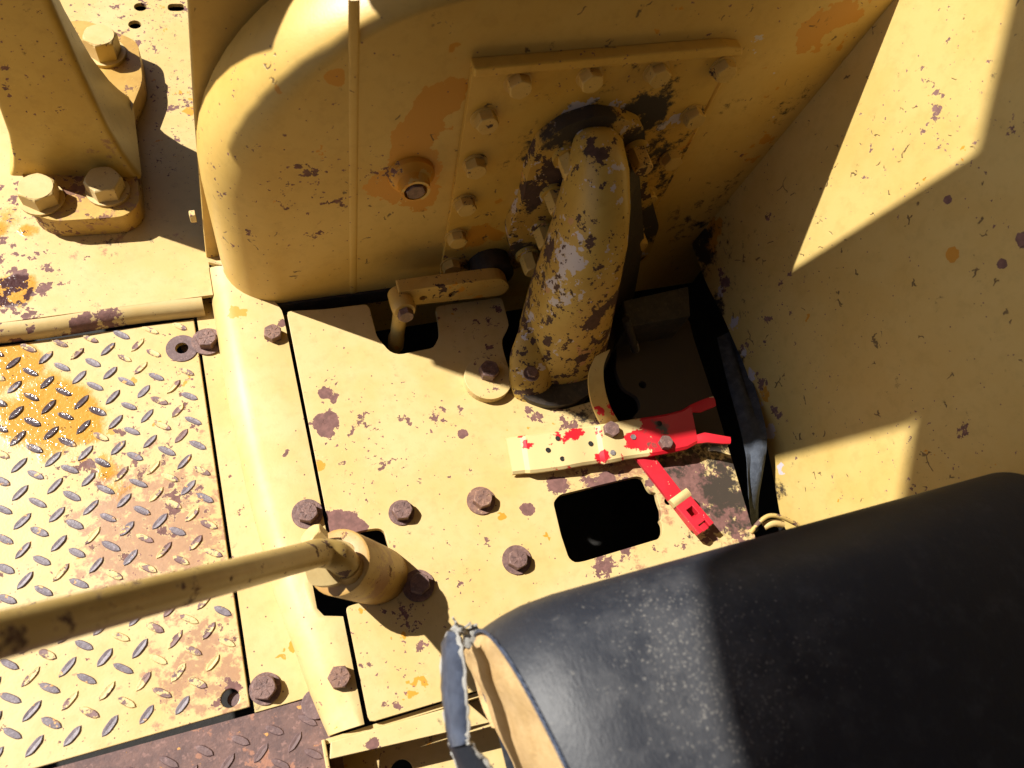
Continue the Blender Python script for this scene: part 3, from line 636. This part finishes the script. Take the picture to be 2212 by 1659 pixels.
# ------------------------------------------------------------------ cast elbow on the cover
el = thing('elbow_casting', 'worn black and yellow cast elbow bolted to the cover plate', 'pipe elbow')
FY = .5445
fo = [(1168, 312), (1222, 272), (1290, 250), (1345, 256), (1392, 275), (1400, 400), (1424, 490), (1405, 545), (1345, 600), (1180, 600), (1104, 548), (1098, 500), (1128, 440), (1142, 370)]
fg = finish(prism_bm([rounded([py(u, v, FY) for u, v in fo], .008, 3)], (0, .0178, 0)), 'flange', M['flange_el'], el, bevel=.003)
sec = [(1288, 290, .547, 46, .012), (1290, 312, .530, 54, .026), (1291, 360, .512, 60, .040), (1284, 430, .492, 67, .050), (1273, 500, .474, 73, .055), (1255, 570, .460, 80, .056), (1236, 640, .449, 89, .057), (1219, 710, .437, 94, .057), (1206, 770, .424, 92, .055), (1197, 815, .412, 84, .052), (1193, 845, .402, 76, .048)]
C_ = [py(u, v, y) for u, v, y, _, _ in sec]; RG = []
C_[-1].z = max(C_[-1].z, .004)
for i, c in enumerate(C_):
    t = (C_[min(i + 1, len(C_) - 1)] - C_[max(i - 1, 0)]).normalized(); a = Vector((1, 0, 0)); a = (a - t * a.dot(t)).normalized(); bq = t.cross(a).normalized()
    hw = px(sec[i][3], c) ; d = sec[i][4]; ring = []
    for j in range(28):
        th = 2 * math.pi * j / 28; ct, s2 = math.cos(th), math.sin(th)
        pw = .82
        ring.append(c + a * hw * math.copysign(abs(ct) ** pw, ct) + bq * d * math.copysign(abs(s2) ** pw, s2))
    RG.append(ring)
finish(loft_bm(RG), 'elbow_tube', M['elbow'], el, smooth=70)
# rib on the right flank and base flange
base = [fl(u, v, .010) for u, v in ((1118, 770), (1112, 825), (1135, 862), (1190, 880), (1250, 868), (1290, 835), (1330, 740), (1330, 690), (1200, 690))]
finish(prism_bm([rounded(base, .02, 4)], (0, 0, -.032)), 'base_flange', M['grime'], el, bevel=.003)
rb = [py(1345, 330, .52), py(1382, 380, .53), py(1392, 520, .52), py(1370, 640, .49), py(1335, 690, .46), py(1300, 735, .44), py(1320, 640, .46), py(1345, 500, .49)]
finish(prism_bm([rounded([Vector((p.x, p.y, p.z)) for p in rb], .006, 2)], (-.004, .045, 0)), 'side_web', M['grime'], el, bevel=.003)
bs = [circle(fl(u, v, z), r, (1, 0, 0), (0, .9, .3), 20) for u, v, z, r in ((1150, 845, -.004, .029), (1147, 815, .014, .031), (1148, 775, .040, .030), (1156, 735, .062, .026), (1166, 705, .076, .018), (1172, 695, .082, .008))]
finish(loft_bm(bs), 'lug_boss', M['elbow'], el, smooth=70)
bolt(el, fl(1148, 808, .046), .0075, .006, 'bolt_rust', .0105, .002, marks=False)
for u, v in ((1222, 335), (1192, 415), (1168, 492), (1138, 548), (1372, 322), (1366, 495)):
    bolt(el, py(u, v, FY + .0002), .0125, .026, 'bolt_paint', .0165, .006, nrm=(0, -1, 0), wmat='elbow', marks=False)

# ------------------------------------------------------------------ link arm with ball joint
la = thing('link_arm', 'yellow link arm with two holes and a ball joint rod', 'linkage')
AY = .517
bar = [py(860, 630, AY), py(1085, 600, AY), py(1102, 620, AY), py(1086, 638, AY), py(870, 662, AY)]
hl = [circle(py(u, v, AY), .0052, (1, 0, 0), (0, 0, 1), 14) for u, v in ((914, 644), (977, 636))]
finish(prism_bm([rounded(bar, [.004, .014, .012, .014, .004], 4)] + hl, (0, .018, 0)), 'bar', M['arm'], la, bevel=.0015)
c = py(1065, 600, .535)
finish(prism_bm([circle(c, .030, (1, 0, 0), (0, 0, 1), 28)], (0, .030, 0)), 'pivot_hub', M['grime'], la, bevel=.002)
c = py(866, 648, AY)
finish(loft_bm([circle(c + Vector((0, d, -.25 * d)), r, (1, 0, 0), (0, 0.24, .97), 24) for d, r in ((.012, .0150), (-.004, .0158), (-.016, .0158), (-.022, .0135))]), 'joint_eye', M['arm'], la, smooth=40)
bolt(la, c + Vector((0, -.0215, .004)), .0105, .010, 'bolt_rust', 0, nrm=(0, -1, .2), marks=False)
q = c + Vector((-.001, -.008, -.010))
tube('joint_rod', [q, q + Vector((-.002, -.004, -.035)), q + Vector((-.003, -.006, -.055)), q + Vector((-.004, -.007, -.06)), q + Vector((-.004, -.008, -.085)), q + Vector((-.005, -.009, -.09)), q + Vector((-.006, -.012, -.2))], [.010, .0098, .0098, .0112, .0112, .0085, .008], M['arm'], la, 16)

# ------------------------------------------------------------------ red and cream pedal plate
pd = thing('pedal_plate', 'worn cream and red pedal plate with forked end lying on the floor plate', 'pedal')
stn = [  # top edge, bottom edge, height
    ((1094, 944), (1108, 1023), .010), ((1122, 940), (1135, 1020), .012), ((1134, 938), (1146, 1020), .017), ((1150, 937), (1160, 1019), .018), ((1205, 929), (1215, 1012), .019), ((1232, 925), (1245, 1006), .022),
    ((1250, 922), (1262, 1003), .019), ((1284, 917), (1297, 998), .020), ((1296, 915), (1308, 1000), .025), ((1326, 911), (1338, 994), .026), ((1340, 908), (1352, 990), .022), ((1375, 903), (1388, 985), .023), ((1395, 900), (1408, 983), .027), ((1440, 893), (1450, 976), .029), ((1475, 884), (1486, 968), .032), ((1492, 873), (1508, 956), .034)]
def sheet(name, rows, mat, parent, th=.0035, smooth=30):
    rings = []
    for r in rows:
        up = r; dn = [p - Vector((0, 0, th)) for p in reversed(r)]; rings.append(up + dn)
    return finish(loft_bm(rings), name, mat, parent, smooth=smooth)
rows = []
for (a, b, z) in stn:
    A, B = fl(*a, z), fl(*b, z); rows.append([A + (B - A) * t + Vector((0, 0, -.003 if t in (0, 1) else 0)) for t in (0, .06, .2, .35, .5, .65, .8, .94, 1)])
plate_o = sheet('plate', rows, M['pedal'], pd)
r0 = rows[-1]
sheet('prong', [[r0[0], r0[1], r0[2]], [fl(1515, 864, .038), fl(1518, 872, .039), fl(1515, 889, .038)], [fl(1532, 858, .042), fl(1536, 866, .043), fl(1538, 880, .042)], [fl(1541, 856, .044), fl(1545, 864, .045), fl(1547, 876, .044)]], M['pedal'], pd)
sheet('prong', [[r0[6], r0[7], r0[8]], [fl(1522, 934, .037), fl(1526, 945, .038), fl(1528, 955, .037)], [fl(1560, 941, .041), fl(1560, 950, .042), fl(1560, 958, .041)], [fl(1578, 944, .043), fl(1579, 951, .044), fl(1578, 958, .043)]], M['pedal'], pd)
for u, v, z in ((1205, 947, .0196), (1184, 972, .0196), (1215, 991, .0196), (1276, 958, .021), (1425, 914, .030)):
    p = fl(u, v, z); finish(loft_bm([circle(p, .0034, (1, 0, 0), (0, 1, 0), 14), circle(p + Vector((0, 0, .0002)), .0026, (1, 0, 0), (0, 1, 0), 14), circle(p - Vector((0, 0, .003)), .0026, (1, 0, 0), (0, 1, 0), 14)]), 'hole_rim', M['pit'], pd)
for u, v, z in ((1324, 978, .0262), (1368, 944, .0235)):
    bolt(pd, fl(u, v, z), .004, .0012, 'steel', 0, name='rivet', marks=False)
bolt(pd, fl(1319, 930, .0255), .0110, .008, 'bolt_rust', 0, marks=False); bolt(pd, fl(1436, 958, .030), .0095, .008, 'bolt_rust', 0, marks=False)
finish(box_bm((fl(1390, 950).x - .02, fl(1390, 950).y - .012, .0005), (fl(1390, 950).x + .02, fl(1390, 950).y + .012, .022)), 'pedal_block', M['black'], pd)

# ------------------------------------------------------------------ curved strap behind the pedal
cpth = smooth_path([fl(1302, 762, .075), fl(1288, 800, .066), fl(1291, 848, .050), fl(1305, 890, .030), fl(1326, 925, .008), fl(1340, 945, -.01)], 5)
rows = []
for i, p in enumerate(cpth):
    wv = Vector((.0098, .0012, .004)); rows.append([p - wv, p - wv * .4, p + wv * .4, p + wv])
so = sheet('curved_strap', rows, M['strap'], None, .004); tag(so, 'narrow curved cream strap with red edges rising behind the pedal', 'strap')
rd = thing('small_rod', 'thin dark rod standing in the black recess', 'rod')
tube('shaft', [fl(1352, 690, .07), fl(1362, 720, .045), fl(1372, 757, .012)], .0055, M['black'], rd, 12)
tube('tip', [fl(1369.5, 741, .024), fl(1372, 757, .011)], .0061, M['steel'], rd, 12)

# ------------------------------------------------------------------ red lever with latch
rl = thing('red_lever', 'bright red flat lever with latch lying across the floor plate', 'lever')
A, B = fl(1368, 955, .017), fl(1508, 1134, .010)
d = (B - A).normalized(); sd = Vector((-d.y, d.x, 0)).normalized() * .0115
rows = [[A + (B - A) * t + sd, A + (B - A) * t - sd] for t in (0, .25, .5, .75, 1)]
sheet('bar', rows, M['red'], rl, .005)
a0, a1 = fl(1461, 1072, .017), fl(1519, 1140, .022); d = (a1 - a0); dl = d.normalized(); sq_ = Vector((-dl.y, dl.x, 0)).normalized() * .0135
def L(t, s, dz=0): return a0 + d * t + sq_ * s + Vector((0, 0, dz))
lt = prism_bm([[L(0.12, 1, .006), L(1.06, 1, .006), L(1.06, .45, .006), L(.88, .45, .006), L(.88, -.45, .006), L(1.06, -.45, .006), L(1.06, -1, .006), L(.12, -1, .006)], [L(.42, .40, .006), L(.66, .40, .006), L(.66, -.40, .006), L(.42, -.40, .006)]], (0, 0, -.010))
finish(lt, 'latch', M['red'], rl, bevel=.0008)
finish(prism_bm([[L(.90, .36, .003), L(1.08, .36, .003), L(1.08, -.36, .003), L(.90, -.36, .003)]], (0, 0, -.006)), 'latch_tongue', M['red'], rl, bevel=.0006)
cp = [[L(-.02 + .22 * k / 5, s * 1.12 * (1 if k < 5 else .98), 0.0062 + .004 * math.sin(math.pi * min(1, .15 + k / 5 * .85)) * (1 - .5 * abs(s) ** 3)) for s in (-1, -.6, 0, .6, 1)] for k in range(6)]
sheet('latch_cap', cp, M['bolt_cream'], rl, .007)

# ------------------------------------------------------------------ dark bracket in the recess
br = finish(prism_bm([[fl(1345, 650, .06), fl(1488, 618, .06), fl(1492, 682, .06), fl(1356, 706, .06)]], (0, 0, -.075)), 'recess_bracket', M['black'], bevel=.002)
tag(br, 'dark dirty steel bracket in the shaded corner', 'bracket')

# ------------------------------------------------------------------ seat belt webbing
bp = smooth_path([fl(1570, 720, -.02), fl(1592, 800, -.01), fl(1618, 890, .0), fl(1634, 965, .004), fl(1632, 1030, -.01), fl(1629, 1085, -.04), fl(1632, 1150, -.09)], 6)
rows = []
for i, p in enumerate(bp):
    t = i / (len(bp) - 1); wd = .019 * (1 - .62 * max(0, (t - .45) / .55)); fold = .006 * math.sin(t * 7)
    sv = Vector((.86, .18, .25 * math.sin(t * 5))).normalized() * wd
    rows.append([p - sv, p - sv * .5 + Vector((0, 0, fold)), p + Vector((0, 0, .003)), p + sv * .5 - Vector((0, 0, fold)), p + sv])
bo = sheet('seat_belt', rows, M['belt'], None, .0016, 50); tag(bo, 'grey blue seat belt webbing hanging in the gap by the side panel', 'seat belt')

# ------------------------------------------------------------------ control lever
lv = thing('control_lever', 'thick yellow control lever rod bent out of a hub in the floor opening', 'lever')
hc = fl(707, 1222, .060); ax = Vector((.42, -.04, -.9)).normalized()
ux = Vector((0, 1, 0)); ux = (ux - ax * ux.dot(ax)).normalized(); uy = ax.cross(ux)
def hub(off, sc, wl_=1.0): return [hc + ax * off + ux * (sc * math.cos(t)) + uy * (sc * wl_ * math.sin(t)) for t in [2 * math.pi * i / 36 for i in range(36)]]
hc = fl(728, 1213, .094)
finish(loft_bm([hub(.0025, .032, 1.0), hub(.004, .0345), hub(.02, .0345), hub(.09, .034), hub(.17, .032)]), 'hub', M['drum'], lv, smooth=40)
ear = [fl(u, v, z) for u, v, z in ((667, 1266, .112), (715, 1266, .106), (752, 1250, .100), (774, 1222, .097), (776, 1196, .098), (757, 1172, .102), (719, 1162, .108), (680, 1172, .114), (654, 1215, .117))]
finish(prism_bm([rounded(ear, .008, 3)], ax * .012), 'hub_plate', M['hubtop'], lv, bevel=.003)
bolt(lv, fl(688, 1170, .110), .0135, .014, 'bolt_cream', 0, nrm=(-.5, .6, .6), marks=False)
RA, RB = fl(688, 1195, .138), fl(0, 1372, .50)
bent = smooth_path([fl(756, 1232, .090), fl(744, 1216, .106), fl(724, 1200, .122), RA] + [RA.lerp(RB, t) for t in (.12, .45, .8, 1.25)], 8)
tube('rod', bent, [.0150] * 16 + [.0150 - .0038 * min(1, (i - 16) / max(1, len(bent) - 17) / .85) for i in range(16, len(bent))], M['rod'], lv, 24)
tube('collar', [fl(760, 1236, .088), fl(748, 1221, .101)], .0165, M['drum'], lv, 24)

# ------------------------------------------------------------------ channel beam under the seat
cb = thing('channel_beam', 'yellow folded channel beam below the torn seat corner', 'beam')
lip = [fl(714, 1602, -.006), fl(795, 1577, -.006), fl(1010, 1517, -.006), fl(1060, 1560, -.006), fl(712, 1640, -.006)]
finish(prism_bm([lip], (0, 0, -.005)), 'top_lip', M['strip'], cb, bevel=.0015)
yb = fl(712, 1640, -.006).y
lo = [Vector((-.012, .026, -.07)), Vector((.30, .026, -.07)), Vector((.30, -.20, -.07)), Vector((-.012, -.20, -.07))]
finish(prism_bm([lo, circle(fl(868, 1668, -.07), .013, (1, 0, 0), (0, 1, 0), 20)], (0, 0, -.006)), 'lower_flange', M['floor'], cb, bevel=.001)
finish(box_bm((-.012, .0265, -.0755), (.30, .0315, -.0112)), 'web', M['strip'], cb)
finish(box_bm((-.0165, -.20, -.0755), (-.0125, .0315, -.0065)), 'end_plate', M['bolt_cream'], cb, bevel=.001)

# ------------------------------------------------------------------ seat
se = thing('seat_cushion', 'black vinyl seat cushion with torn end showing yellow foam', 'seat')
SP = [(.010, .215), (.045, .235), (.066, .265), (.074, .295), (.070, .325), (.057, .348), (.036, .366), (.008, .378), (-.03, .386), (-.09, .390), (-.18, .388), (-.30, .382), (-.42, .372)]
def prof_at(x):
    k = min(1, max(0, (x - .118) / .06)); sag = .004 * math.sin((x - .12) * 9); sk = (1 - k) ** 2
    e = max(0, 1 - (x - .121) / .12)
    return [Vector((x - .003 + .16 * max(-.01, .07 - y) * e * e, y - .012 * sk, z - .010 * sk + sag * (1 if z > .3 else 0))) for y, z in SP]
xs = [.121, .124, .130, .14, .155, .18, .22, .27, .33, .40, .47, .54, .60, .64]
def densify(r): return [p for p in smooth_path(r, 4)]
rings = []
for x in xs:
    r = densify(prof_at(x)); low = [Vector((x, -.42, .215))]; rings.append(r + low)
finish(loft_bm(rings, closed=True, caps=False), 'cover', M['vinyl'], se, smooth=60)
endp = densify(prof_at(.121)); inner = [Vector((p.x + .0012, p.y - .002, p.z - .003)) for i, p in enumerate(endp)]
fb = bmesh.new(); rowsf = []
for i, p in enumerate(inner):
    col_ = []
    for k in range(6):
        t = k / 5; q = Vector((p.x - .006 * math.sin(t * 2.6) + .0012 * math.sin(i * .9 + k), p.y - .004 * t, p.z + (.215 - p.z) * t)); col_.append(q)
    rowsf.append([fb.verts.new(q) for q in col_])
for i in range(len(rowsf) - 1):
    for k in range(5): fb.faces.new((rowsf[i][k], rowsf[i + 1][k], rowsf[i + 1][k + 1], rowsf[i][k + 1]))
fo_ = finish(fb, 'foam', M['foam'], se, smooth=60)
tube('piping', [p + Vector((-.001, 0, .0005)) for p in endp], .0016, M['flap'], se, 8)
finish(box_bm((.14, -.41, .19), (.63, .02, .214)), 'seat_pan', M['black'], se)
# torn vinyl flap standing off the end
def flap(name, edgeL, edgeR, zL, zR, mat, th=.003):
    a = smooth_path([fl(u, v, z) for (u, v), z in zip(edgeL, zL)], 5); b = smooth_path([fl(u, v, z) for (u, v), z in zip(edgeR, zR)], 5); bm = bmesh.new(); R = []
    for i, (p, q) in enumerate(zip(a, b)):
        m1 = (p + q) / 2 + Vector((-.004, 0, .004)); j = Vector((random.uniform(-1, 1), random.uniform(-1, 1), 0)) * .0007
        R.append([bm.verts.new(x) for x in (p + j, p * .72 + q * .28 + Vector((-.003, 0, .003)), m1, p * .28 + q * .72 + Vector((-.002, 0, .003)), q - j)])
    for i in range(len(R) - 1):
        for k in range(4): bm.faces.new((R[i][k], R[i + 1][k], R[i + 1][k + 1], R[i][k + 1]))
    if name == 'torn_flap':
        for ed in (a, b):
            tube('frayed_edge', [p + Vector((random.uniform(-1, 1), random.uniform(-1, 1), random.uniform(0, 1))) * .0009 for p in ed], [random.uniform(.0009, .0022) for p in ed], M['scrim'], se, 6)
    o = finish(bm, name, mat, se, smooth=60); s_ = o.modifiers.new('thick', 'SOLIDIFY'); s_.thickness = th; s_.offset = 0; return o
flap('torn_flap', [(975, 1362), (958, 1392), (957, 1470), (962, 1540), (970, 1592), (978, 1612)], [(988, 1366), (998, 1410), (1006, 1480), (1010, 1540), (1011, 1585), (1010, 1606)], [.295] * 6, [.318, .322, .322, .32, .318, .316], M['flap'])
flap('torn_flap', [(972, 1606), (985, 1640), (1000, 1680), (1020, 1720), (1040, 1780)], [(1012, 1600), (1032, 1625), (1060, 1660), (1085, 1700), (1110, 1760)], [.292, .286, .28, .275, .27], [.314, .31, .305, .30, .295], M['vinyl'])
flap('backing_cloth', [(1004, 1362), (1003, 1385), (1010, 1400)], [(1030, 1352), (1038, 1375), (1040, 1392)], [.262, .258, .25], [.285, .28, .27], M['scrim'])
flap('torn_fringe', [(975, 1366), (985, 1352), (1000, 1356)], [(985, 1378), (998, 1366), (1012, 1364)], [.276, .282, .285], [.27, .275, .28], M['scrim'], .004)
for a, b in (((985, 1352), (978, 1334)), ((1003, 1356), (1016, 1345)), ((1016, 1352), (1030, 1349)), ((990, 1356), (984, 1343))):
    tube('loose_thread', [fl(*a, .284), fl((a[0] + b[0]) / 2 + 2, (a[1] + b[1]) / 2, .290), fl(*b, .293)], .0009, M['scrim'], se, 6)

# ------------------------------------------------------------------ bent wire by the seat
wr = thing('wire_hook', 'thin bent wire hook against the seat edge', 'wire')
tube('wire', smooth_path([fl(1622, 1150, .0), fl(1640, 1128, .01), fl(1662, 1114, .014), fl(1690, 1118, .010), fl(1725, 1135, .0)], 5), .0030, M['rod'], wr, 10)
tube('wire_clip', smooth_path([fl(1650, 1138, .0), fl(1668, 1130, .004), fl(1690, 1132, .0)], 4), .005, M['bolt_cream'], wr, 10)

# ------------------------------------------------------------------ canopy roof over the operator (above the picture; its edge shades the seat and panel)
def up(xp, zp, zr):
    t = (zr - zp) / (-sdir.z); return Vector((xp, .57, zp)) - sdir * t
ZR = 1.9
e1 = up(.557, .726, ZR); e2 = up(.063, .985, ZR); e3 = up(-.48, 1.315, ZR); e4 = up(-.72, 1.60, ZR)
dd = (e1 - e2).normalized()
roof = [e1 + dd * .9, e1, e2, e3, e4, Vector((e4.x + .05, -1.2, ZR)), Vector((1.3, -1.2, ZR)), Vector((1.3, .6, ZR))]
cr = finish(prism_bm([roof], (0, 0, .03)), 'canopy_roof', M['bolt_cream'])
tag(cr, 'yellow canopy roof plate above the operator seat', 'roof')

# ------------------------------------------------------------------ cab walls and backrest out of view, added to block sky light
struct(finish(box_bm((-1.0, -1.25, -.6), (1.35, -1.21, 1.9)), 'added_rear_wall', M['black']))
struct(finish(box_bm((1.31, -1.2, -.6), (1.35, .9, 1.9)), 'added_side_wall', M['black']))
finish(box_bm((.12, -.56, .36), (.66, -.44, 1.05)), 'backrest', M['vinyl'], se, bevel=.03)
